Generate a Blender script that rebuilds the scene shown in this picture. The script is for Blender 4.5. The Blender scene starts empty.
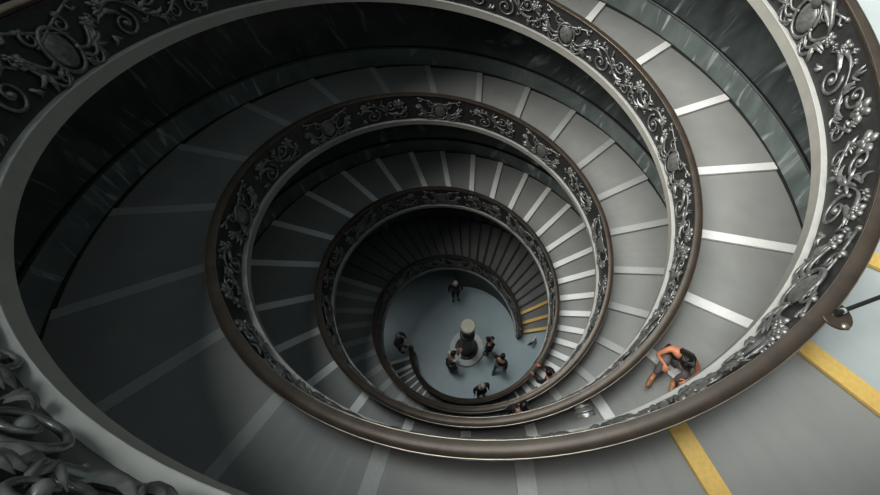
import bpy, math, random
import numpy as np
from mathutils import Vector, Matrix
random.seed(7)
C = bpy.context.scene.collection
PI = math.pi
S = 0.66                                    # survey units to metres

# ------------------------------------------------------------------ survey of the stair
def Zf_(t): return 19.77671 - 9.06001*t - 0.17393*t**2 - 0.07986*t**3 + 0.01833*t**4
def Rf_(t): return 6.64256 - 1.6054*t + 0.07407*t**2 - 0.18577*t**3 + 0.03873*t**4
def Wf_(t): return 3.85258 - 0.07326*t      # ramp width
FZ = 0.0876                                 # tread surface above ledge line
Z0 = 0.80                                   # hall floor
TEND = {'A': 1.975, 'B': 1.955}
def azim(h, t): return -2*PI*t + (PI if h == 'B' else 0)
def P(h, t, r, z):                          # offsets r, z from the inner edge line of helix h
    a = azim(h, t); rr = Rf_(t) + r
    return (S*rr*math.cos(a), S*rr*math.sin(a), S*(Zf_(t) + z))

# ------------------------------------------------------------------ materials
def mat(name, col, rough=0.5, metal=0.0, noise=0.0, scale=8.0, bump=0.0, col2=None, spec=0.5):
    m = bpy.data.materials.new(name); m.use_nodes = True
    nt = m.node_tree; b = nt.nodes['Principled BSDF']
    b.inputs['Base Color'].default_value = (*col, 1); b.inputs['Roughness'].default_value = rough
    b.inputs['Metallic'].default_value = metal; b.inputs['Specular IOR Level'].default_value = spec
    if noise or bump or col2:
        tc = nt.nodes.new('ShaderNodeTexCoord'); n = nt.nodes.new('ShaderNodeTexNoise')
        n.inputs['Scale'].default_value = scale; n.inputs['Detail'].default_value = 5
        nt.links.new(tc.outputs['Object'], n.inputs['Vector'])
        if noise or col2:
            cr = nt.nodes.new('ShaderNodeValToRGB')
            lo = tuple(c*(1-noise) for c in col); hi = col2 if col2 else tuple(min(1, c*(1+noise)) for c in col)
            cr.color_ramp.elements[0].color = (*lo, 1); cr.color_ramp.elements[1].color = (*hi, 1)
            cr.color_ramp.elements[0].position = .3; cr.color_ramp.elements[1].position = .7
            nt.links.new(n.outputs['Fac'], cr.inputs['Fac']); nt.links.new(cr.outputs['Color'], b.inputs['Base Color'])
        if bump:
            bp = nt.nodes.new('ShaderNodeBump'); bp.inputs['Strength'].default_value = bump
            bp.inputs['Distance'].default_value = .01
            nt.links.new(n.outputs['Fac'], bp.inputs['Height']); nt.links.new(bp.outputs['Normal'], b.inputs['Normal'])
    return m

def marble(name, base, mid, vein, rough):
    m = bpy.data.materials.new(name); m.use_nodes = True
    nt = m.node_tree; b = nt.nodes['Principled BSDF']; L = nt.links.new
    tc = nt.nodes.new('ShaderNodeTexCoord')
    mp = nt.nodes.new('ShaderNodeMapping'); mp.inputs['Rotation'].default_value = (.5, .9, .3)
    mp.inputs['Scale'].default_value = (.5, 1.5, .6)
    n1 = nt.nodes.new('ShaderNodeTexNoise'); n1.inputs['Scale'].default_value = 1.1; n1.inputs['Detail'].default_value = 8
    n1.inputs['Distortion'].default_value = 1.2
    c1 = nt.nodes.new('ShaderNodeValToRGB')
    c1.color_ramp.elements[0].color = (*base, 1); c1.color_ramp.elements[0].position = .35
    c1.color_ramp.elements[1].color = (*mid, 1); c1.color_ramp.elements[1].position = .7
    mp2 = nt.nodes.new('ShaderNodeMapping'); mp2.inputs['Rotation'].default_value = (.6, -.5, .7)
    mp2.inputs['Scale'].default_value = (.7, 5.0, .7)
    n2 = nt.nodes.new('ShaderNodeTexNoise'); n2.inputs['Scale'].default_value = 1.3; n2.inputs['Detail'].default_value = 6
    n2.inputs['Distortion'].default_value = .7
    c2 = nt.nodes.new('ShaderNodeValToRGB')
    c2.color_ramp.elements[0].position = .585; c2.color_ramp.elements[0].color = (0, 0, 0, 1)
    c2.color_ramp.elements[1].position = .78; c2.color_ramp.elements[1].color = (1, 1, 1, 1)
    mx = nt.nodes.new('ShaderNodeMix'); mx.data_type = 'RGBA'
    L(tc.outputs['Object'], mp.inputs['Vector']); L(mp.outputs['Vector'], n1.inputs['Vector']); L(n1.outputs['Fac'], c1.inputs['Fac'])
    L(tc.outputs['Object'], mp2.inputs['Vector']); L(mp2.outputs['Vector'], n2.inputs['Vector']); L(n2.outputs['Fac'], c2.inputs['Fac'])
    L(c2.outputs['Color'], mx.inputs[0]); L(c1.outputs['Color'], mx.inputs[6]); mx.inputs[7].default_value = (*vein, 1)
    L(mx.outputs[2], b.inputs['Base Color']); b.inputs['Roughness'].default_value = rough
    return m

M = {}
M['tread'] = mat('grey stone tread', (.275, .28, .265), .48, noise=.08, scale=1.5)
M['pale'] = mat('pale landing stone', (.43, .475, .47), .5, noise=.05, scale=1.5)
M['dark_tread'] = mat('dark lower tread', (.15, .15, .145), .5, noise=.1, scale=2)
M['nosing'] = mat('white nosing', (.88, .88, .85), .5, noise=.05, scale=20)
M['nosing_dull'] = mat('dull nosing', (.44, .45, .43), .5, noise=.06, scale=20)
M['gap_shadow'] = mat('riser gap shadow', (.05, .05, .05), .5)  # dark strip painted in for the shadowed gap at the riser
M['yellow'] = mat('yellow nosing', (.72, .48, .13), .55, noise=.08, scale=25)
M['ledge'] = mat('pale ledge stone', (.37, .37, .345), .5, noise=.08, scale=6)
M['fascia'] = mat('fascia stone', (.29, .28, .245), .55, noise=.08, scale=4)
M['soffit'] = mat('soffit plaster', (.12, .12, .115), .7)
M['panel'] = mat('dark bronze panel', (.034, .035, .034), .42, .2, noise=.2, scale=14, bump=.1)
M['bronze'] = mat('relief bronze', (.19, .19, .182), .30, .45, noise=.35, scale=20, bump=.12)
M['rail'] = mat('brown bronze rail', (.062, .048, .036), .38, .4, noise=.22, scale=5)
M['edge'] = mat('worn bronze edge', (.26, .235, .19), .35, .8, noise=.2, scale=6)
M['marble'] = marble('green marble dado', (.085, .105, .10), (.165, .20, .19), (.55, .60, .58), .3)
M['marble_dark'] = marble('dark green marble wall', (.03, .037, .036), (.08, .095, .092), (.34, .38, .37), .3)
M['black'] = mat('black stone band', (.010, .011, .011), .45)
M['floor'] = mat('blue grey hall floor', (.27, .335, .355), .4, noise=.1, scale=.8)
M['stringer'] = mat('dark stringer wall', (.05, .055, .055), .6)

# ------------------------------------------------------------------ mesh helpers
def mesh_obj(name, verts, faces, m, parent=None, smooth=False, auto=None, mats=None, fm=None):
    me = bpy.data.meshes.new(name)
    me.from_pydata([tuple(v) for v in verts], [], faces); me.update()
    if mats:
        for q in mats: me.materials.append(q)
        if fm: me.polygons.foreach_set('material_index', fm)
    else: me.materials.append(m)
    if smooth:
        me.polygons.foreach_set('use_smooth', [True]*len(me.polygons))
    if auto is not None:
        try: me.set_sharp_from_angle(angle=math.radians(auto))
        except Exception: pass
    o = bpy.data.objects.new(name, me); C.objects.link(o)
    if parent: o.parent = parent; o.matrix_parent_inverse = parent.matrix_world.inverted()
    return o

def thing(name, label, cat, loc=(0, 0, 0), group=None):
    o = bpy.data.objects.new(name, None); o.location = loc; C.objects.link(o)
    o.empty_display_size = .2
    o['label'] = label; o['category'] = cat
    if group: o['group'] = group
    o.matrix_world = Matrix.Translation(loc)
    return o
def struct(o): o['kind'] = 'structure'; return o

def sweep(h, t0, t1, prof, closed=True, caps=True, step=.006):
    """prof: list of (r, z) offsets or functions of t giving such a list."""
    n = max(2, int(math.ceil((t1-t0)/step))); V = []; F = []
    for i in range(n+1):
        t = t0 + (t1-t0)*i/n
        pr = prof(t) if callable(prof) else prof
        V += [P(h, t, r, z) for r, z in pr]
    k = len(pr); m = k if closed else k-1
    for i in range(n):
        for j in range(m):
            j2 = (j+1) % k
            F.append((i*k+j, i*k+j2, (i+1)*k+j2, (i+1)*k+j))
    if closed and caps:
        F.append(tuple(range(k))[::-1]); F.append(tuple(n*k+j for j in range(k)))
    return V, F

def sweep_obj(name, h, t0, t1, prof, m, parent=None, smooth=True, closed=True, step=.006, auto=35):
    V, F = sweep(h, t0, t1, prof, closed, True, step)
    return mesh_obj(name, V, F, m, parent, smooth, auto)

# ------------------------------------------------------------------ the two ramps
TAIL = [1.041, 1.079, 1.1165, 1.152, 1.187, 1.220, 1.2535, 1.285, 1.316, 1.3455, 1.374, 1.401, 1.4285, 1.4537,
        1.4797, 1.503, 1.5257, 1.546, 1.566, 1.585, 1.6035, 1.621, 1.637]
TAIL += [1.637 + (1.932-1.637)*i/18 for i in range(1, 19)] + [1.9545]
MID = [.7128, .7563, .7983, .8413, .8825, .9225, .9622, 1.0027]
TS = {'A': [-.30, -.25, -.20, -.15, -.10, -.05, 0, .046, .0918, .1345, .1857, .2371, .2880, .3390, .3882, .4355, .4848, .5318, .5780, .6242, .6694] + MID + TAIL + [1.975],
      'B': [-.31, -.26, -.21, -.16, -.11, -.06, -.01, .04, .09, .14, .1885, .2375, .2865, .3355, .3843, .4324, .4803, .5275, .5741, .620, .666] + MID + TAIL}
TSTART = -.35
def riser(t): return .075 + .08*min(1, max(0, (t-.4)/1.2))

def build_ramp(h, label):
    top = thing('spiral_ramp', label, 'staircase', P(h, TEND[h], 1, 0)[:2] + (S*Z0,))
    ts = TS[h]; prev = TSTART
    for i, t in enumerate(ts):
        hr0 = riser(prev); hr = riser(t)
        za = FZ - (hr0/2 if i else 0); zb = FZ + hr/2
        n = max(2, int(math.ceil((t-prev)/.008)))
        V = []; F = []
        for k in range(n+1):
            tt = prev + (t-prev)*k/n
            # straight fall between the two ends, expressed as offset from the helix line
            zz = (Zf_(prev)+za)*(1-k/n) + (Zf_(t)+zb)*k/n - Zf_(tt)
            w = Wf_(tt)
            V += [P(h, tt, .27, zz), P(h, tt, w-.065, zz), P(h, tt, w-.065, -.12), P(h, tt, .27, -.12)]
        for k in range(n):
            for j in range(4):
                j2 = (j+1) % 4; F.append((k*4+j, k*4+j2, k*4+4+j2, k*4+4+j))
        F.append((3, 2, 1, 0)); F.append(tuple(n*4+j for j in range(4)))
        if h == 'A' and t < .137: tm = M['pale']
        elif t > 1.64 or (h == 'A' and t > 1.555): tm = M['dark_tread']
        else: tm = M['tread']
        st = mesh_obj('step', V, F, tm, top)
        # nosing bar or painted gap shadow along the lower edge of the tread
        wd = .24 if t < (1.555 if h == 'A' else 1.64) else (.07 if t < 1.93 else .15)
        V = []; F = []
        rr = [.28, Wf_(t)*.5, Wf_(t)-.085]
        for r in rr:
            R_ = Rf_(t)+r; dt = wd/(2*PI*R_); dn = .018/(2*PI*R_)
            slope = (Zf_(prev)+za - Zf_(t)-zb)/(t-prev)
            for tt, up in ((t-dt, .008), (t+dn, .008), (t+dn, -.05), (t-dt, -.05)):
                V.append(P(h, tt, r + (Rf_(t)-Rf_(tt)), Zf_(t)+zb + slope*(t-tt) + up - Zf_(tt)))
        for k in range(2):
            for j in range(4):
                j2 = (j+1) % 4; F.append((k*4+j, k*4+j2, k*4+4+j2, k*4+4+j))
        F.append((3, 2, 1, 0)); F.append((8, 9, 10, 11))
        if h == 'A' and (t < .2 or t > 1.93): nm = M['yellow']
        elif h == 'A' and t > 1.555: nm = M['gap_shadow']
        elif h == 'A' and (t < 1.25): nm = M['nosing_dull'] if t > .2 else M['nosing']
        elif h == 'A': nm = M['gap_shadow'] if t > 1.56 else M['nosing_dull']
        elif h == 'B' and 1.66 < t < 1.85: nm = M['gap_shadow']
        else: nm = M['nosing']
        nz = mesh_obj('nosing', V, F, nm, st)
        if nm is M['yellow']: nz['label'] = 'yellow nosing strip'
        prev = t
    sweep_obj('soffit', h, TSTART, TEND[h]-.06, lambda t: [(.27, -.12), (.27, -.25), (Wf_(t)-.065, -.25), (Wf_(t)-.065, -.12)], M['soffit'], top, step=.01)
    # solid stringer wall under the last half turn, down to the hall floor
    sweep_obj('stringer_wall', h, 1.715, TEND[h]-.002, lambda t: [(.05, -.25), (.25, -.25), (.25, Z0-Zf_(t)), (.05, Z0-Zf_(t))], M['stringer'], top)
    return top

ramp_a = build_ramp('A', 'grey stepped ramp beginning at pale landing, yellow nosings on its first and last steps')
ramp_b = build_ramp('B', 'grey stepped ramp with white nosings on which the person in black vest sits')

# ------------------------------------------------------------------ relief carving (panel coordinates u along, v up, n out to the void)
VH = 1.10
RELIEF = {'carved_boss': 1.0, 'carved_eagle': 1.0}        # how far each kind of carving stands out
def tube(pts, rad, k=6):
    p = np.array(pts, float); n = len(p); rad = np.broadcast_to(np.array(rad, float), (n,))
    tan = np.gradient(p, axis=0); tan /= np.linalg.norm(tan, axis=1)[:, None] + 1e-9
    nz = np.array([0, 0, 1.]); b = np.cross(tan, nz); b /= np.linalg.norm(b, axis=1)[:, None] + 1e-9
    c = np.cross(b, tan)
    V = []
    for i in range(n):
        for j in range(k):
            a = 2*PI*j/k; V.append(p[i] + rad[i]*(math.cos(a)*b[i] + math.sin(a)*c[i]))
    F = []
    for i in range(n-1):
        for j in range(k):
            j2 = (j+1) % k; F.append((i*k+j, i*k+j2, (i+1)*k+j2, (i+1)*k+j))
    F.append(tuple(range(k))[::-1]); F.append(tuple((n-1)*k+j for j in range(k)))
    return V, F
def dome(u, v, n, ru, rv, rn, rot=0, k=8, rings=3):
    V = [(u, v, n+rn)]; F = []
    for i in range(1, rings+1):
        a = PI/2*i/rings*1.15
        for j in range(k):
            b = 2*PI*j/k; x = ru*math.sin(min(a, PI/2+.2))*math.cos(b); y = rv*math.sin(min(a, PI/2+.2))*math.sin(b)
            V.append((u + x*math.cos(rot)-y*math.sin(rot), v + x*math.sin(rot)+y*math.cos(rot), n + rn*math.cos(a)))
    for j in range(k): F.append((0, 1+j, 1+(j+1) % k))
    for i in range(rings-1):
        for j in range(k):
            a = 1+i*k+j; b = 1+i*k+(j+1) % k; F.append((a, a+k, b+k, b))
    return V, F
def leaf(u, v, ang, L, w, curl, n0=.03, lift=.07, seg=7):
    """curved acanthus leaflet with a raised midrib"""
    V = []; F = []; x, y = u, v; a = ang
    for i in range(seg+1):
        s = i/seg; hw = w*math.sin(PI*min(1, .12+.88*s))**.8 * (1-.35*s) + .004
        dx, dy = -math.sin(a), math.cos(a); nn = n0 + lift*math.sin(PI*s*.9)
        wv = 1 + .25*math.sin(s*18)
        for q, dn in ((-1, -.03), (-.5, .012), (0, .03), (.5, .012), (1, -.03)):
            V.append((x+dx*hw*q*wv, y+dy*hw*q*wv, nn+dn*min(1, hw/.04)))
        a += curl/seg; x += math.cos(a)*L/seg; y += math.sin(a)*L/seg
    for i in range(seg):
        for j in range(4): F.append((i*5+j, i*5+j+1, i*5+6+j, i*5+5+j))
    return V, F
def spiral(cu, cv, r0, a0, turns, d, n0=.05, rb=.04, pts=30):
    out = []; rad = []
    for i in range(pts):
        s = i/(pts-1); r = r0*(1-s)**.9 + .02; a = a0 + d*2*PI*turns*s
        out.append((cu+r*math.cos(a), cv+r*math.sin(a), n0+.03*s)); rad.append(rb*(1-.55*s))
    return out, rad
class G:
    def __init__(s): s.V = []; s.F = []
    def add(s, vf):
        o = len(s.V); s.V += [tuple(v) for v in vf[0]]; s.F += [tuple(i+o for i in f) for f in vf[1]]
    def put(s, name, h, tc, m, parent, flip=1):
        if not s.V: return None
        k = 2*PI*Rf_(tc); W = []
        for u, v, n in s.V:
            v = min(max(v, .03), VH-.01)
            W.append(P(h, tc + flip*u/k, (.092 + .054*v) - max(n, -.02)*RELIEF.get(name, .78), v))
        F = s.F if flip > 0 else [f[::-1] for f in s.F]
        return mesh_obj(name, W, F, m, parent, True)

def flower(g, u, v, r, rn=random):
    k = rn.choice((5, 6, 7)); off = rn.random()*6
    for i in range(k):
        a = off + 2*PI*i/k
        g.add(dome(u+.62*r*math.cos(a), v+.62*r*math.sin(a), .03, .46*r, .34*r, .065, a))
    for i in range(k-1):
        a = off + .5 + 2*PI*i/(k-1)
        g.add(dome(u+.28*r*math.cos(a), v+.28*r*math.sin(a), .075, .30*r, .22*r, .04, a))
    g.add(dome(u, v, .10, .2*r, .2*r, .035))

def motif(h, tc, parent, rn, flip):
    L = 1.8
    st = G(); ros = [G(), G()]; lf = G(); be = G()
    wave = lambda u: .56 + .27*math.sin(2*PI*u/L + PI)      # crest at u=-.45, trough at +.45
    us = np.linspace(-.9, .9, 34)
    st.add(tube([(u, wave(u), .05) for u in us], [.030+.012*math.sin(9*u) for u in us]))
    # volute under the crest (towards the ledge) and a second one in the trough (towards the rail)
    j = rn.uniform(-.04, .04)
    r1 = .25 + rn.uniform(-.02, .03)
    p, r = spiral(-.42+j, .40, r1, PI*.35, 1.55, -1, rb=.034); st.add(tube(p, r)); be.add(dome(-.42+j, .40, .06, .06, .06, .07))
    p, r = spiral(.30+j, .76, .20, -PI*.75, 1.35, 1, rb=.03); st.add(tube(p, r)); be.add(dome(.30+j, .76, .06, .045, .045, .06))
    p, r = spiral(.72, .30, .15, PI*.6, 1.3, -1, rb=.026, pts=22); st.add(tube(p, r))
    flower(ros[0], .62+j, .80+rn.uniform(-.03, .05), .19+rn.uniform(0, .03), rn)
    flower(ros[1], -.70, .86+rn.uniform(-.04, .03), .13, rn)
    # leaf sprays springing from the stem
    for (u, v, a0, k, LL) in ((.02, .50, 1.2, 5, .36), (.34, .30, -.4, 4, .26), (-.12, .80, .2, 3, .30), (-.62, .70, 2.6, 3, .26), (.80, .52, 1.9, 3, .22), (-.80, .30, -1.9, 3, .2)):
        for i in range(k):
            a = a0 + (i-(k-1)/2)*.42 + rn.uniform(-.1, .1)
            lf.add(leaf(u, v, a, LL*(1-.13*abs(i-(k-1)/2)), .026+.012*rn.random(), rn.choice((-1, 1))*rn.uniform(.5, 1.5)))
    lf.add(leaf(-.9+.1, wave(-.8), .6, .5, .06, -1.6)); lf.add(leaf(.1, wave(.1), -.9, .45, .055, 1.5))
    for (u, v, a) in ((-.9, wave(-.9), 1.9), (-.25, wave(-.25), 2.2), (.15, wave(.15), -2.4), (.55, wave(.55), -1.2), (.85, wave(.85), 2.4), (-.55, wave(-.55), 1.2)):
        ln = rn.uniform(.10, .2); e = (u+ln*math.cos(a), v+ln*math.sin(a))      # short stalk ending in berries
        be.add(tube([(u, v, .04), ((u+e[0])/2+.02, (v+e[1])/2, .05), (e[0], e[1], .04)], .014, 5))
        for k in range(3):
            be.add(dome(e[0]+.03*math.cos(2.1*k+a), e[1]+.03*math.sin(2.1*k+a), .01, .03, .03, .055, k=6))
    st.add((lf.V, lf.F)); st.add((be.V, be.F)); st.put('vine_scroll', h, tc, M['bronze'], parent, flip)
    for r_ in ros: r_.put('rosette', h, tc, M['bronze'], parent, flip)
    

def emblem(h, tc, parent, rn, eagle):
    sh = G(); ky = G(); sw = G()
    # oval shield in a curled frame
    sh.add(dome(0, .46, .02, .24, .30, .10, 0, 16, 5))
    sh.add(tube([(.30*math.cos(a), .46+.37*math.sin(a), .06) for a in np.linspace(0, 2*PI, 33)], .035))
    for sx in (-1, 1):
        for cv, rr in ((.14, .10), (.78, .12)):
            p, r = spiral(sx*.33, cv, rr, PI/2, 1.2, -sx, rb=.03, pts=18); sh.add(tube(p, r))
    sh.put('carved_shield', h, tc, M['bronze'], parent)
    # two crossed shafts with knobbed ends and bits
    for sx in (-1, 1):
        ky = G(); a = (sx*-.35, .62, .05); b = (sx*.78, 1.03, .05)
        ky.add(tube([tuple(np.array(a)*(1-s)+np.array(b)*s) for s in np.linspace(0, 1, 6)], .026))
        ky.add(dome(sx*.80, 1.03, .01, .05, .05, .08)); ky.add(dome(sx*.42, .92, .01, .05, .04, .08))
        ky.add(tube([(sx*.66, .98, .05), (sx*.72, .88, .05), (sx*.80, .91, .05)], .03))
        ky.put('carved_key', h, tc, M['bronze'], parent)
    if eagle:
        g = G()
        g.add(dome(0, .84, .05, .13, .17, .14, 0, 10, 4)); g.add(dome(.03, 1.02, .08, .07, .06, .09)); g.add(leaf(.07, 1.03, -.3, .12, .03, -.8, .1, .02))
        for sx in (-1, 1):
            for i in range(8):
                g.add(leaf(sx*(.10+.05*i), .90-.008*i, PI/2-sx*(PI/2+.45+.02*i) if sx > 0 else PI/2+(PI/2+.45+.02*i), .55-.04*i, .05, sx*.35, .04, .06))
            g.add(tube([(sx*.08, .92, .09), (sx*.35, 1.02, .10), (sx*.62, .82, .08), (sx*.75, .60, .05)], [.05, .055, .045, .02]))
        g.put('carved_eagle', h, tc, M['bronze'], parent)
    # swags and leafy ends
    for sx in (-1, 1):
        sw = G()
        for k in range(3):
            sw.add(tube([(sx*(.25+.5*s), .42-.10*k-.30*math.sin(PI*s)*(.6+.2*k)+.25*s, .05+.03*math.sin(PI*s)) for s in np.linspace(0, 1, 9)], .032))
        for i in range(5):
            sw.add(leaf(sx*.55, .35, (0 if sx > 0 else PI)+(i-2)*.4, .34, .05, sx*rn.uniform(-.9, .9)))
        flower(sw, sx*.80, .62, .13, rn)
        sw.put('swag', h, tc, M['bronze'], parent)

EMB = {'A': {t: t == -.0223 for t in (-.15, -.0223, .12, .30, .4633, .585, .7091, .84, .975, 1.12, 1.27, 1.42, 1.57, 1.72, 1.87)},
       'B': {t: False for t in (-.16, -.0314, .15, .3297, .4743, .62, .77, .92, 1.06, 1.2, 1.35, 1.5, 1.65, 1.8)}}
def build_balustrade(h, label):
    top = thing('spiral_balustrade', label, 'balustrade', P(h, TEND[h], .2, 0)[:2] + (S*Z0,))
    t1 = TEND[h] + .004
    sweep_obj('fascia', h, TSTART, t1, lambda t: [(.0, -.26+.09*min(1, max(0, t-.2))), (.0, -.016), (.02, -.016), (.02, -.03), (.25, -.03), (.25, -.26+.09*min(1, max(0, t-.2)))], M['fascia'], top)
    sweep_obj('ledge', h, TSTART, t1, [(-.006, -.016), (-.006, .0), (.0, .005), (.105, .012), (.262, .012), (.262, -.03), (.02, -.03)], M['ledge'], top)
    sweep_obj('parapet_panel', h, TSTART, t1, [(.092, .012), (.096, .08), (.152, 1.12), (.25, 1.12), (.25, .012)], M['panel'], top)
    pr = [(.15, 1.115), (.112, 1.125), (.10, 1.16), (.112, 1.192), (.16, 1.205), (.21, 1.212), (.26, 1.207), (.296, 1.19), (.306, 1.16), (.29, 1.125), (.25, 1.115)]
    hr = sweep_obj('handrail', h, TSTART, t1, pr, M['rail'], top)
    def bead(r, z, q): return [(r+q*math.cos(a), z+q*math.sin(a)) for a in np.linspace(0, 2*PI, 7)[:-1]]
    sweep_obj('edge_bead', h, TSTART, t1, bead(.302, 1.185, .008), M['edge'], hr)
    sweep_obj('edge_bead', h, TSTART, t1, bead(.106, 1.18, .006), M['edge'], hr)
    sweep_obj('upper_moulding', h, TSTART, t1, [(.152, 1.07), (.128, 1.08), (.128, 1.105), (.152, 1.115)], M['rail'], top)
    rn = random.Random(3 if h == 'A' else 5)
    emb = EMB[h]; L = 1.8; half = .92
    # fill the runs between emblems with whole vine motifs
    stops = sorted(emb); edges = []
    lo = TSTART + .01
    for e in stops + [None]:
        if e is None: hi = t1 - .01
        else: hi = e - half/(2*PI*Rf_(e))
        n = max(0, int(round((hi-lo)*2*PI*Rf_((lo+hi)/2)/L)))
        for i in range(n):
            tc = lo + (hi-lo)*(i+.5)/n
            motif(h, tc, top, rn, 1 if i % 2 == 0 else -1)
        if e is not None:
            emblem(h, e, top, rn, emb[e]); lo = e + half/(2*PI*Rf_(e))
    return top
bal_a = build_balustrade('A', 'carved bronze balustrade whose brown handrail carries the round plate and black rod')
bal_b = build_balustrade('B', 'carved bronze balustrade with pale ledge at bottom left corner, passing behind seated person')

# ------------------------------------------------------------------ shaft walls, dado, floor
def wall_quads():
    V = []; F = []
    for h in 'AB':
        t0, t1 = (TSTART, 1.99); n = 390; base = len(V)
        for i in range(n+1):
            t = t0 + (t1-t0)*i/n; tu = t-.5
            w = Wf_(t)
            if tu < TSTART: zt = 5.0; rt = Rf_(t)+w
            else: zt = Zf_(tu)-.12-Zf_(t); rt = Rf_(tu)+Wf_(tu)
            rb = w; ru = rt - Rf_(t)
            zl = max(-.25, Z0-Zf_(t)) if t < 1.5 else Z0-Zf_(t)
            V += [P(h, t, rb, zl), P(h, t, rb, .96+FZ), P(h, t, rb+(ru-rb)*.5, .96+(zt-.96)*.5), P(h, t, ru, zt),
                  P(h, t, ru+.25, zt), P(h, t, rb+.25, zl)]
        for i in range(n):
            for j in range(6):
                j2 = (j+1) % 6; F.append((base+i*6+j, base+i*6+j2, base+i*6+6+j2, base+i*6+6+j))
    return V, F
V, F = wall_quads()
struct(mesh_obj('wall_outer', V, F, M['marble_dark'], None, True, 40))
for i, h in enumerate('AB'):
    struct(sweep_obj('trim_%d' % (i+1), h, TSTART, 1.98, lambda t: [(Wf_(t)-.10, .96+FZ-.05), (Wf_(t)-.11, .96+FZ-.02), (Wf_(t)-.09, .96+FZ+.015), (Wf_(t)+.02, .96+FZ+.03), (Wf_(t)+.02, .96+FZ-.05)], M['black'], step=.008))
    struct(sweep_obj('wall_dado_%s' % ('first', 'second')[i], h, TSTART, 1.98, lambda t: [(Wf_(t)-.06, FZ-.06), (Wf_(t)-.06, .96+FZ-.05), (Wf_(t)+.02, .96+FZ-.05), (Wf_(t)+.02, FZ-.06)], M['marble'], step=.008))
    struct(sweep_obj('baseboard_%s' % ('first', 'second')[i], h, TSTART, 1.98, lambda t: [(Wf_(t)-.085, FZ-.07), (Wf_(t)-.085, FZ+.08), (Wf_(t)-.05, FZ+.08), (Wf_(t)-.05, FZ-.07)], M['black'], step=.008))
n = 96; rr = S*12
V = [(rr*math.cos(2*PI*i/n), rr*math.sin(2*PI*i/n), z) for z in (S*Z0, S*Z0-.3) for i in range(n)]
F = [tuple(range(n)), tuple(range(2*n-1, n-1, -1))] + [(i, n+i, n+(i+1) % n, (i+1) % n) for i in range(n)]
struct(mesh_obj('floor', V, F, M['floor']))

# ------------------------------------------------------------------ people
M['skin'] = mat('skin', (.50, .27, .18), .5, noise=.06, scale=20)
M['skin_warm'] = mat('warm tan skin', (.62, .24, .12), .5, noise=.06, scale=20)  # orange tan of the skin itself
M['hair'] = mat('black hair', (.012, .011, .011), .35, bump=.5, scale=90)
M['hair_grey'] = mat('pale grey hair', (.45, .45, .44), .5, bump=.5, scale=90)
M['cloth_black'] = mat('black cloth', (.016, .016, .018), .75, noise=.2, scale=30)
M['cloth_white'] = mat('white cloth', (.66, .66, .64), .7, noise=.06, scale=20)
M['cloth_grey'] = mat('grey cloth', (.12, .13, .135), .75, noise=.15, scale=30)
M['cloth_plaid'] = mat('grey checked cloth', (.13, .115, .115), .75, noise=.45, scale=45)
M['cloth_olive'] = mat('grey green cloth', (.20, .22, .20), .75, noise=.12, scale=30)
M['cloth_pink'] = mat('dusty pink cloth', (.48, .30, .27), .75, noise=.1, scale=30)
M['shoe'] = mat('dark shoe', (.03, .028, .027), .5)
M['sandal'] = mat('tan sandal', (.32, .15, .07), .5)

def skin_mesh(J, E, root, sub=1):
    names = list(J); me = bpy.data.meshes.new('tmp')
    me.from_pydata([J[n][0] for n in names], [(names.index(a), names.index(b)) for a, b in E], [])
    o = bpy.data.objects.new('tmp', me); C.objects.link(o)
    o.modifiers.new('skin', 'SKIN'); 
    if not me.skin_vertices: me.attributes
    sv = me.skin_vertices[0].data if len(me.skin_vertices) else None
    for i, n in enumerate(names):
        r = J[n][1]; r = r if isinstance(r, tuple) else (r, r)
        sv[i].radius = r; sv[i].use_root = (n == root)
    o.modifiers['skin'].use_smooth_shade = True
    m2 = o.modifiers.new('sub', 'SUBSURF'); m2.levels = sub; m2.render_levels = sub
    dg = bpy.context.evaluated_depsgraph_get(); dg.update()
    em = o.evaluated_get(dg).to_mesh()
    V = [tuple(v.co) for v in em.vertices]; F = [tuple(p.vertices) for p in em.polygons]
    o.evaluated_get(dg).to_mesh_clear()
    bpy.data.objects.remove(o); bpy.data.meshes.remove(me)
    return V, F

def tube3(pts, rad, k=6):
    p = [Vector(q) for q in pts]; V = []; F = []; ref = None
    for i in range(len(p)):
        d = (p[min(i+1, len(p)-1)]-p[max(i-1, 0)]).normalized()
        if ref is None: ref = d.orthogonal().normalized()
        ref = (ref - d*ref.dot(d)).normalized(); b = d.cross(ref)
        for j in range(k):
            a = 2*PI*j/k; V.append(tuple(p[i] + rad[i]*(math.cos(a)*ref + math.sin(a)*b)))
    n = len(p)
    for i in range(n-1):
        for j in range(k):
            j2 = (j+1) % k; F.append((i*k+j, i*k+j2, (i+1)*k+j2, (i+1)*k+j))
    F.append(tuple(range(k))[::-1]); F.append(tuple((n-1)*k+j for j in range(k)))
    return V, F

def ball(c, r, R3=None, seg=14, rings=10, fn=None):
    V = []; F = []
    for i in range(rings+1):
        th = PI*i/rings
        for j in range(seg):
            ph = 2*PI*j/seg
            v = Vector((math.sin(th)*math.cos(ph), math.sin(th)*math.sin(ph), math.cos(th)))
            if fn: v = fn(v)
            v = Vector((v.x*r[0], v.y*r[1], v.z*r[2]))
            if R3: v = R3 @ v
            V.append(tuple(Vector(c)+v))
    for i in range(rings):
        for j in range(seg):
            j2 = (j+1) % seg; F.append((i*seg+j, (i+1)*seg+j, (i+1)*seg+j2, i*seg+j2))
    return V, F

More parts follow.
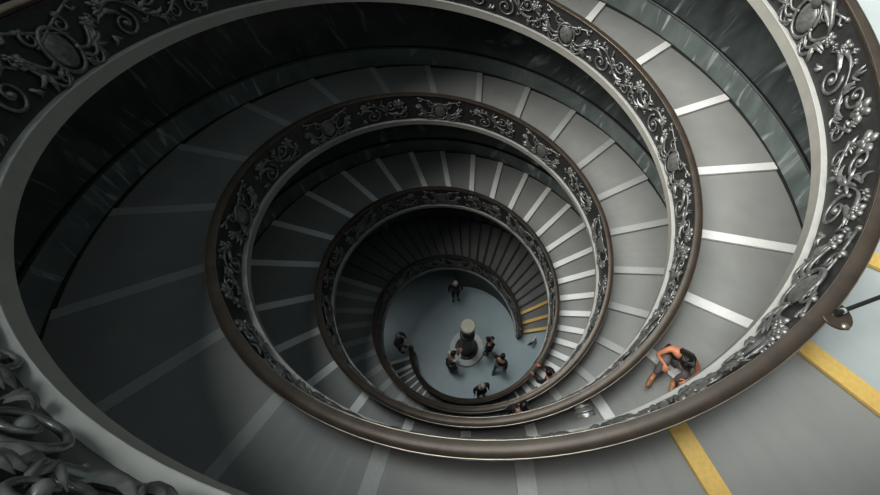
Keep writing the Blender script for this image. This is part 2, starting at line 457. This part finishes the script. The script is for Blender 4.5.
def head_parts(c, R3):
    """skull with brow, eye hollows, nose, lips, chin and ears; local +Y is the face"""
    g = G()
    def shape(v):
        x, y, z = v
        if y > 0:
            y *= 1 - .12*max(0, z)
            if z < -.2: x *= 1-.28*(-z-.2); 
            if abs(z-.12) < .16 and abs(abs(x)-.36) < .2: y -= .10
            if z > .25 and z < .45: y += .03
        return Vector((x, y, z))
    g.add(ball(c, (.074, .096, .112), R3, 18, 14, shape))
    at = lambda x, y, z: Vector(c) + R3 @ Vector((x, y, z))
    g.add(tube3([at(0, .088, .025), at(0, .108, -.012), at(0, .112, -.022), at(0, .09, -.03)], [.008, .012, .014, .009]))
    for sx in (-1, 1):
        g.add(ball(at(sx*.076, -.005, -.005), (.010, .022, .032), R3, 8, 6))
        g.add(ball(at(sx*.03, .080, .016), (.013, .009, .008), R3, 8, 6))
    g.add(tube3([at(-.026, .082, -.056), at(0, .094, -.053), at(.026, .082, -.056)], [.005, .009, .005]))
    g.add(ball(at(0, .074, -.088), (.028, .022, .02), R3, 8, 6))
    return g

def hand_parts(w, d, up, curl=.7, side=1):
    """palm and five unequal bent fingers; d = pointing direction, up = back of hand"""
    g = G(); w = Vector(w); d = Vector(d).normalized(); up = Vector(up); up = (up - d*up.dot(d)).normalized(); x = d.cross(up)*side
    R3 = Matrix((x, d, up)).transposed()
    g.add(ball(w + d*.045, (.040, .058, .018), R3, 10, 8))
    for i, (ox, L) in enumerate(((-.027, .070), (-.009, .080), (.010, .075), (.028, .058))):
        p = w + d*.085 + x*ox; pts = [p - d*.03, p]; a = .15
        for s in (.42, .33, .25):
            a += curl*.6; p = p + (d*math.cos(a) - up*math.sin(a))*L*s; pts.append(p)
        g.add(tube3(pts, [.0095, .0095, .0088, .0078, .006]))
    p = w + d*.025 - x*.03; pts = [p]
    for k, s in enumerate((.032, .028, .022)):
        p = p + (d*(.75+.1*k) - x*(.65-.22*k) - up*(.2+.2*k))*s; pts.append(p)
    g.add(tube3(pts, [.012, .0105, .0095, .007]))
    return g

def person(label, pos, heading, J, top, legs, shoe, skin, hair, head_R, sleeves=True, long_hair=False, skirt=None, hands=None, group=None, legs_l=None, coll=None):
    """J: joint -> position in metres, +Y ahead; pos in survey units"""
    p = thing('person', label, 'person', tuple(S*q for q in pos), group)
    p.rotation_euler = (0, 0, heading - PI/2)
    RAD = {'pelvis': (.125, .10), 'waist': (.115, .09), 'chest': (.135, .10), 'neck': .05, 'skull': .048}
    for s in 'lr': RAD.update({'hip_'+s: .085, 'knee_'+s: .058, 'ankle_'+s: .038, 'toe_'+s: (.035, .026), 'shoulder_'+s: .053, 'elbow_'+s: .040, 'wrist_'+s: .026})
    E = [('pelvis', 'waist'), ('waist', 'chest'), ('chest', 'neck'), ('neck', 'skull')]
    for s in 'lr': E += [('pelvis', 'hip_'+s), ('hip_'+s, 'knee_'+s), ('knee_'+s, 'ankle_'+s), ('ankle_'+s, 'toe_'+s), ('chest', 'shoulder_'+s), ('shoulder_'+s, 'elbow_'+s), ('elbow_'+s, 'wrist_'+s)]
    g = G(); g.add(skin_mesh({k: (J[k], RAD[k]) for k in RAD}, E, 'pelvis'))
    hc = Vector(J['head']); hg = head_parts(hc, head_R); g.add((hg.V, hg.F))
    for s, sg in (('l', 1), ('r', -1)):
        w = Vector(J['wrist_'+s]); dd = w - Vector(J['elbow_'+s]); o = (hands or {}).get(s, {})
        q = hand_parts(w, o.get('d', dd), o.get('up', (sg*.6, .2, .8)), o.get('curl', .6), -sg); g.add((q.V, q.F))
    def child(name, V, F, m, lab=None):
        o = mesh_obj(name, V, F, m, None, True); o.parent = p
        if lab: o['label'] = lab
        return o
    child('body', g.V, g.F, skin)
    # clothes: the same skeleton a little larger, ending at collar, cuffs, waist and hems
    def lerp(a, b, t): return tuple(Vector(J[a]).lerp(Vector(J[b]), t))
    D = {'pelvis': (lerp('pelvis', 'waist', -.1), (.14, .115)), 'waist': (J['waist'], (.132, .106)), 'chest': (J['chest'], (.152, .117)), 'neck': (lerp('chest', 'neck', .72), .07)}
    E2 = [('pelvis', 'waist'), ('waist', 'chest'), ('chest', 'neck')]
    for s in 'lr':
        D['shoulder_'+s] = (J['shoulder_'+s], .068); E2.append(('chest', 'shoulder_'+s))
        if sleeves:
            D['elbow_'+s] = (J['elbow_'+s], .056); D['cuff_'+s] = (lerp('elbow_'+s, 'wrist_'+s, .9), .042)
            E2 += [('shoulder_'+s, 'elbow_'+s), ('elbow_'+s, 'cuff_'+s)]
        else:
            D['shoulder_'+s] = (lerp('chest', 'shoulder_'+s, .62), .05)
    child('top', *skin_mesh(D, E2, 'pelvis'), top)
    D = {'pelvis': (J['pelvis'], (.135, .112))}; E3 = []
    for s in 'lr':
        D['hip_'+s] = (J['hip_'+s], .100); D['knee_'+s] = (J['knee_'+s], .072); D['hem_'+s] = (lerp('knee_'+s, 'ankle_'+s, .88), .058)
        E3 += [('pelvis', 'hip_'+s), ('hip_'+s, 'knee_'+s), ('knee_'+s, 'hem_'+s)]
    child('trousers', *skin_mesh(D, E3, 'pelvis'), legs)
    if skirt:                                     # long coat tails hanging from the waist
        V = []; F = []; k = 16; c = Vector(J['pelvis'])
        for i in range(6):
            sft = i/5; r = .15 + .07*sft
            for j in range(k):
                a = 2*PI*j/k; rr = r*(1+.06*math.sin(5*a)*sft)
                V.append((c.x+rr*math.cos(a), c.y+rr*.8*math.sin(a), c.z+.10-.55*sft))
        for i in range(5):
            for j in range(k): F.append((i*k+j, i*k+(j+1) % k, (i+1)*k+(j+1) % k, (i+1)*k+j))
        child('coat_skirt', V, F, skirt)
    for s in 'lr':
        a = Vector(J['ankle_'+s]); t_ = Vector(J['toe_'+s]); dd = (t_-a); dd.z = 0; dd.normalize()
        sg = G(); lo = min(a.z, t_.z)-.028
        yaw = Matrix.Rotation(math.atan2(dd.y, dd.x)-PI/2, 3, 'Z')
        sg.add(ball(a*.45+t_*.55+Vector((0, 0, -.012)), (.046, .135, .042), yaw, 12, 8, lambda v: Vector((v.x*(1+.12*v.y), v.y, max(v.z, -.62)))))
        child('shoe', sg.V, sg.F, shoe)
    # hair: a cap over the back and crown of the skull, with a longer fall when asked for
    hg = G()
    def cap(v):
        k = 1.0
        if v.y > .35 and v.z < .45: k = .72
        if v.z < -.35: k *= .86
        k += .03*math.sin(9*math.atan2(v.y, v.x))*(1-abs(v.z))
        return v*k
    hg.add(ball(hc + head_R @ Vector((0, -.010, .014)), (.089, .107, .122), head_R, 20, 14, cap))
    if long_hair:
        hg.add(ball(hc + head_R @ Vector((0, -.075, .02)), (.085, .07, .11), head_R, 16, 10, lambda v: v*(1+.07*math.sin(7*math.atan2(v.x, v.z)))))
        hg.add(ball(hc + head_R @ Vector((.03, -.09, -.09)), (.075, .045, .11), head_R, 14, 10, lambda v: v*(1+.06*math.sin(8*v.x))))
        for q in range(9):
            x = -.064+.016*q
            hg.add(tube3([tuple(hc + head_R @ Vector((x*1.0, .03, .10))), tuple(hc + head_R @ Vector((x*1.25, -.06, .125))), tuple(hc + head_R @ Vector((x*1.3, -.14, .03))), tuple(hc + head_R @ Vector((x*1.3, -.13, -.12)))], [.012, .018, .02, .012]))
    child('hair', hg.V, hg.F, hair)
    return p

def stand(lean=0, arms='down', stride=0):
    J = {'pelvis': (0, 0, .93), 'waist': (0, lean*.2, 1.07), 'chest': (0, lean*.6, 1.29), 'neck': (0, lean*.95+.01, 1.45), 'skull': (0, lean+.03, 1.53), 'head': (0, lean*1.1+.05, 1.61)}
    for s, x in (('l', -1), ('r', 1)):
        st = stride*x
        J['hip_'+s] = (x*.09, 0, .87); J['knee_'+s] = (x*.10, st*.5+.03, .48); J['ankle_'+s] = (x*.10, st-.03, .085); J['toe_'+s] = (x*.115, st+.13, .045)
        J['shoulder_'+s] = (x*.185, lean*.8, 1.40)
        if arms == 'down': J['elbow_'+s] = (x*.25, lean*.6-.03-st*.3, 1.12); J['wrist_'+s] = (x*.25, lean*.6+.05-st*.6, .87)
        elif arms == 'up': J['elbow_'+s] = (x*.24, lean+.10, 1.15); J['wrist_'+s] = (x*.08, lean+.30, 1.34)
        elif arms == 'rail': J['elbow_'+s] = (x*.25, lean*.6+.16, 1.14); J['wrist_'+s] = (x*.16, lean*.6+.40, 1.02)
    return J
RX = lambda a: Matrix.Rotation(math.radians(a), 3, 'X')

# seated person on the second ramp, knees drawn up, head bowed over the knees
def ramp_z(h, t): return Zf_(t)+FZ
tP = .6137; aP = azim('B', tP); rP = Rf_(tP)+.93
JS = {'pelvis': (0, -.085, .13), 'waist': (0, -.085, .26), 'chest': (.0, -.02, .45), 'neck': (.0, .08, .565), 'skull': (0, .125, .595), 'head': (.0, .175, .640),
      'hip_l': (-.10, -.06, .13), 'hip_r': (.10, -.06, .13), 'knee_l': (-.13, .25, .46), 'knee_r': (.19, .20, .43), 'ankle_l': (-.11, .30, .07), 'ankle_r': (.20, .38, .07),
      'toe_l': (-.12, .43, .04), 'toe_r': (.23, .52, .04), 'shoulder_l': (-.19, .01, .50), 'shoulder_r': (.19, .01, .50),
      'elbow_l': (-.32, .12, .36), 'elbow_r': (.31, .14, .33), 'wrist_l': (-.18, .34, .42), 'wrist_r': (.20, .30, .48)}
posP = (rP*math.cos(aP), rP*math.sin(aP), ramp_z('B', tP)-.02)
person('person in black vest and grey trousers sitting hunched on the ramp', posP, math.radians(240), JS, M['cloth_black'], M['cloth_plaid'], M['sandal'], M['skin_warm'], M['hair'], RX(-48), sleeves=False, long_hair=True,
       hands={'l': {'d': (.5, .6, -.1), 'up': (-.2, .1, 1), 'curl': .8}, 'r': {'d': (-.3, .5, -.5), 'up': (.2, .5, .8), 'curl': .5}})

# person leaning on the handrail of the second ramp lower down
tL = 1.615; aL = azim('B', tL); rL = Rf_(tL)+1.02
person('person in dark clothes leaning forearms on a lower handrail', (rL*math.cos(aL), rL*math.sin(aL), ramp_z('B', tL)), aL+PI, stand(.10, 'rail'), M['cloth_black'], M['cloth_grey'], M['shoe'], M['skin_warm'], M['hair'], RX(-15))
tD = 1.1996; aD = azim('A', tD); rD = Rf_(tD)+.62
person('person with dark hair seen only as a head between two lower handrails', (rD*math.cos(aD), rD*math.sin(aD), ramp_z('A', tD)), aD+PI*.8, stand(.03, 'down'), M['cloth_black'], M['cloth_black'], M['shoe'], M['skin'], M['hair'], RX(-15))
# visitors on the hall floor
person('person in white top and long grey coat tails left of the round pedestal', (-.84, -1.38, Z0), math.radians(40), stand(.06, 'up'), M['cloth_white'], M['cloth_grey'], M['shoe'], M['skin'], M['hair'], RX(-20), skirt=M['cloth_grey'])
person('person in dark clothes standing close to right side of pedestal', (1.27, -.60, Z0), math.radians(150), stand(.06, 'down'), M['cloth_black'], M['cloth_black'], M['shoe'], M['skin'], M['hair'], RX(-10))
pw = person('person in dark clothes walking away to the right of the pedestal', (1.80, -1.50, Z0), math.radians(60), stand(.05, 'down', .22), M['cloth_black'], M['cloth_grey'], M['shoe'], M['skin'], M['hair'], RX(-5))
person('person in dark jacket standing nearest the lower edge of the hall', (.80, -2.78, Z0), math.radians(-70), stand(-.03, 'down'), M['cloth_black'], M['cloth_black'], M['shoe'], M['skin'], M['hair_grey'], RX(-15))
person('person with pale hair standing in the dark left edge of hall', (-3.75, -.40, Z0), math.radians(-20), stand(.02, 'up'), M['cloth_grey'], M['cloth_black'], M['shoe'], M['skin'], M['hair_grey'], RX(-12))
person('person with pale hair standing at the dark far edge of hall', (-.75, 2.70, Z0), math.radians(-80), stand(.02, 'down'), M['cloth_black'], M['cloth_black'], M['shoe'], M['skin'], M['hair_grey'], RX(-12))

# ------------------------------------------------------------------ round pedestal in the hall
def lathe(prof, c, k=48):
    V = []; F = []
    for r, z in prof:
        for j in range(k):
            a = 2*PI*j/k; V.append((c[0]+S*r*math.cos(a), c[1]+S*r*math.sin(a), c[2]+S*z))
    n = len(prof)
    for i in range(n-1):
        for j in range(k):
            j2 = (j+1) % k; F.append((i*k+j, i*k+j2, (i+1)*k+j2, (i+1)*k+j))
    F.append(tuple(range(k))[::-1]); F.append(tuple((n-1)*k+j for j in range(k)))
    return V, F
M['ring'] = mat('white stone ring', (.62, .62, .59), .5, noise=.08, scale=8)
M['drum'] = mat('dark bronze drum', (.07, .068, .06), .42, .3, noise=.3, scale=12, bump=.2)
M['cap'] = mat('pale beige cap', (.46, .43, .34), .55, noise=.1, scale=6)
pc = (0, -.36*S, S*Z0); cc = (0, 0, 0)
pd = thing('pedestal', 'round pedestal with pale cap on a white ring base in the hall', 'pedestal', pc)
def pl(name, prof, m, lab=None):
    V, F = lathe(prof, cc); o = mesh_obj(name, V, F, m, None, True, 30); o.parent = pd
    if lab: o['label'] = lab
    return o
pl('ring_base', [(1.0, 0), (1.0, .14), (.97, .18), (.70, .18), (.66, .15), (.66, 0)], M['ring'], 'white stone ring base')
pl('basin', [(.66, .0), (.66, .10), (.60, .13), (.42, .14), (.42, .0)], M['drum'])
for k in range(10):
    a = 2*PI*k/10; V, F = ball((S*.55*math.cos(a), S*.55*math.sin(a), S*.15), (.05, .05, .03), None, 8, 6)
    o = mesh_obj('basin_ornament', V, F, M['drum'], None, True); o.parent = pd
pl('shaft', [(.50, .0), (.50, .25), (.46, .30), (.41, .36), (.40, .5), (.36, 2.2), (.35, 2.6), (.40, 2.66), (.40, 2.78), (.34, 2.84)], M['drum'])
pl('collar', [(.30, 2.84), (.28, 3.1), (.22, 3.3), (.20, 3.6)], M['drum'])
pl('cap', [(.22, 3.6), (.36, 3.66), (.38, 3.78), (.38, 4.02), (.34, 4.08), (.02, 4.10)], M['cap'], 'pale beige cap')

# ------------------------------------------------------------------ folding sign, round plate with rod
sg = thing('floor_sign', 'small white folding sign on the hall floor below the yellow edged steps', 'sign', (S*3.86, S*-.02, S*Z0))
for s_, nm in ((1, 'front_panel'), (-1, 'rear_panel')):
    V = []; 
    for x, z in ((-.14, 0), (.14, 0), (.11, .60), (-.11, .60)):
        for y in (-.008, .008): V.append((x, s_*(.14-.22*z)+y, z))
    F = [(0, 2, 4, 6), (7, 5, 3, 1), (0, 1, 3, 2), (2, 3, 5, 4), (4, 5, 7, 6), (6, 7, 1, 0)]
    o = mesh_obj(nm, V, F, M['cloth_white']); o.parent = sg
sg.rotation_euler = (0, 0, 1.0)

pq = P('A', .1354, .325, 1.165)
pt = thing('rail_plate', 'round bronze plate with a black rod fixed outside the brown handrail', 'barrier', pq)
def pp(name, V, F, m, lab=None, par=None):
    o = mesh_obj(name, V, F, m, None, True, 30); o.parent = par or pt
    if lab: o['label'] = lab
    return o
V, F = lathe([(.0, -.03), (.19, -.03), (.2, -.015), (.2, .0), (.19, .012), (.0, .014)], (0, 0, 0), 32); pp('plate', V, F, M['rail'])
V, F = lathe([(.05, .01), (.05, .03), (.03, .05), (.01, .055)], (S*.02, S*-.16, 0), 12); pp('screw', V, F, M['edge'])
e = Vector(P('A', .1224, .583, 1.19)) - Vector(pq); e.normalize(); e.z = .02
V, F = tube3([tuple(e*-.03+Vector((0, 0, .05))), tuple(e*.3+Vector((0, 0, .055))), tuple(e*.9+Vector((0, 0, .06))), tuple(e*1.6+Vector((0, 0, .06)))], [.017]*4, 10); pp('rod', V, F, M['black'], 'black rod')
V, F = tube3([tuple(e*.025+Vector((0, 0, .05))), tuple(e*.045+Vector((0, 0, .05)))], [.024]*2, 12); pp('collar_ring', V, F, M['ledge'])
V, F = ball((0, 0, .03), (.032, .032, .03), None, 10, 8); pp('socket', V, F, M['black'])

# carved boss on the panel and the end posts
g = G(); g.add(dome(0, .62, .22, .13, .13, .12, 0, 18, 6)); g.add(tube([(.115*math.cos(a), .62+.115*math.sin(a), .26) for a in np.linspace(0, 2*PI, 25)], .024))
p_, r_ = spiral(0, .62, .08, 0, 1.6, 1, .32, .018); g.add(tube(p_, r_)); g.add(tube([(0, .62, -.01), (0, .62, .26)], .10, 12))
g.put('carved_boss', 'A', .2135, M['bronze'], bal_a)
for h, b in (('A', bal_a), ('B', bal_b)):
    q = P(h, TEND[h]+.006, .2, 0); c = (q[0], q[1], S*Z0); hh = (q[2]/S - Z0) + 1.22
    V, F = lathe([(.17, 0), (.17, .25), (.13, .30), (.12, hh-.1), (.16, hh-.04), (.16, hh), (.10, hh+.03), (.12, hh+.10), (.10, hh+.18), (.03, hh+.22)], c, 16)
    mesh_obj('newel_post', V, F, M['rail'], b, True, 35)


# ------------------------------------------------------------------ daylight from the skylight over the well
def sun(az, el, energy, angle, col):
    l = bpy.data.lights.new('skylight_sun', 'SUN'); l.energy = energy; l.angle = math.radians(angle); l.color = col
    o = bpy.data.objects.new('skylight_sun', l); C.objects.link(o); o.location = (0, 0, 30)
    d = -Vector((math.cos(math.radians(az))*math.cos(math.radians(el)), math.sin(math.radians(az))*math.cos(math.radians(el)), math.sin(math.radians(el))))
    o.rotation_euler = d.to_track_quat('-Z', 'Y').to_euler()
sun(196, 48, 6.4, 56, (1.0, .985, .95))
sun(135, 74.5, .78, 13, (.93, 1.0, 1.0))
w = bpy.data.worlds.new('daylight'); bpy.context.scene.world = w; w.use_nodes = True
bg = w.node_tree.nodes['Background']; bg.inputs['Color'].default_value = (.80, .95, 1.0, 1); bg.inputs['Strength'].default_value = .29

# ------------------------------------------------------------------ camera
cam = bpy.data.cameras.new('camera'); co = bpy.data.objects.new('camera', cam); C.objects.link(co)
def Rx(a): return Matrix.Rotation(a, 3, 'X')
def Rz(a): return Matrix.Rotation(a, 3, 'Z')
Mr = Rz(-.06836) @ Rx(.64707) @ Rz(.08099)
co.matrix_world = Matrix.Translation(S*Vector((-.26947, -6.81326, 24.33599))) @ Mr.to_4x4()
cam.sensor_width = 36; cam.lens = math.exp(5.96236)/880*36
cam.shift_x = -42.0168/880; cam.shift_y = -52.77175/880
cam.clip_start = .05; cam.clip_end = 200
bpy.context.scene.camera = co
vs = bpy.context.scene.view_settings
vs.view_transform = 'Standard'; vs.look = 'None'; vs.gamma = 1; vs.use_curve_mapping = False; vs.exposure = 0
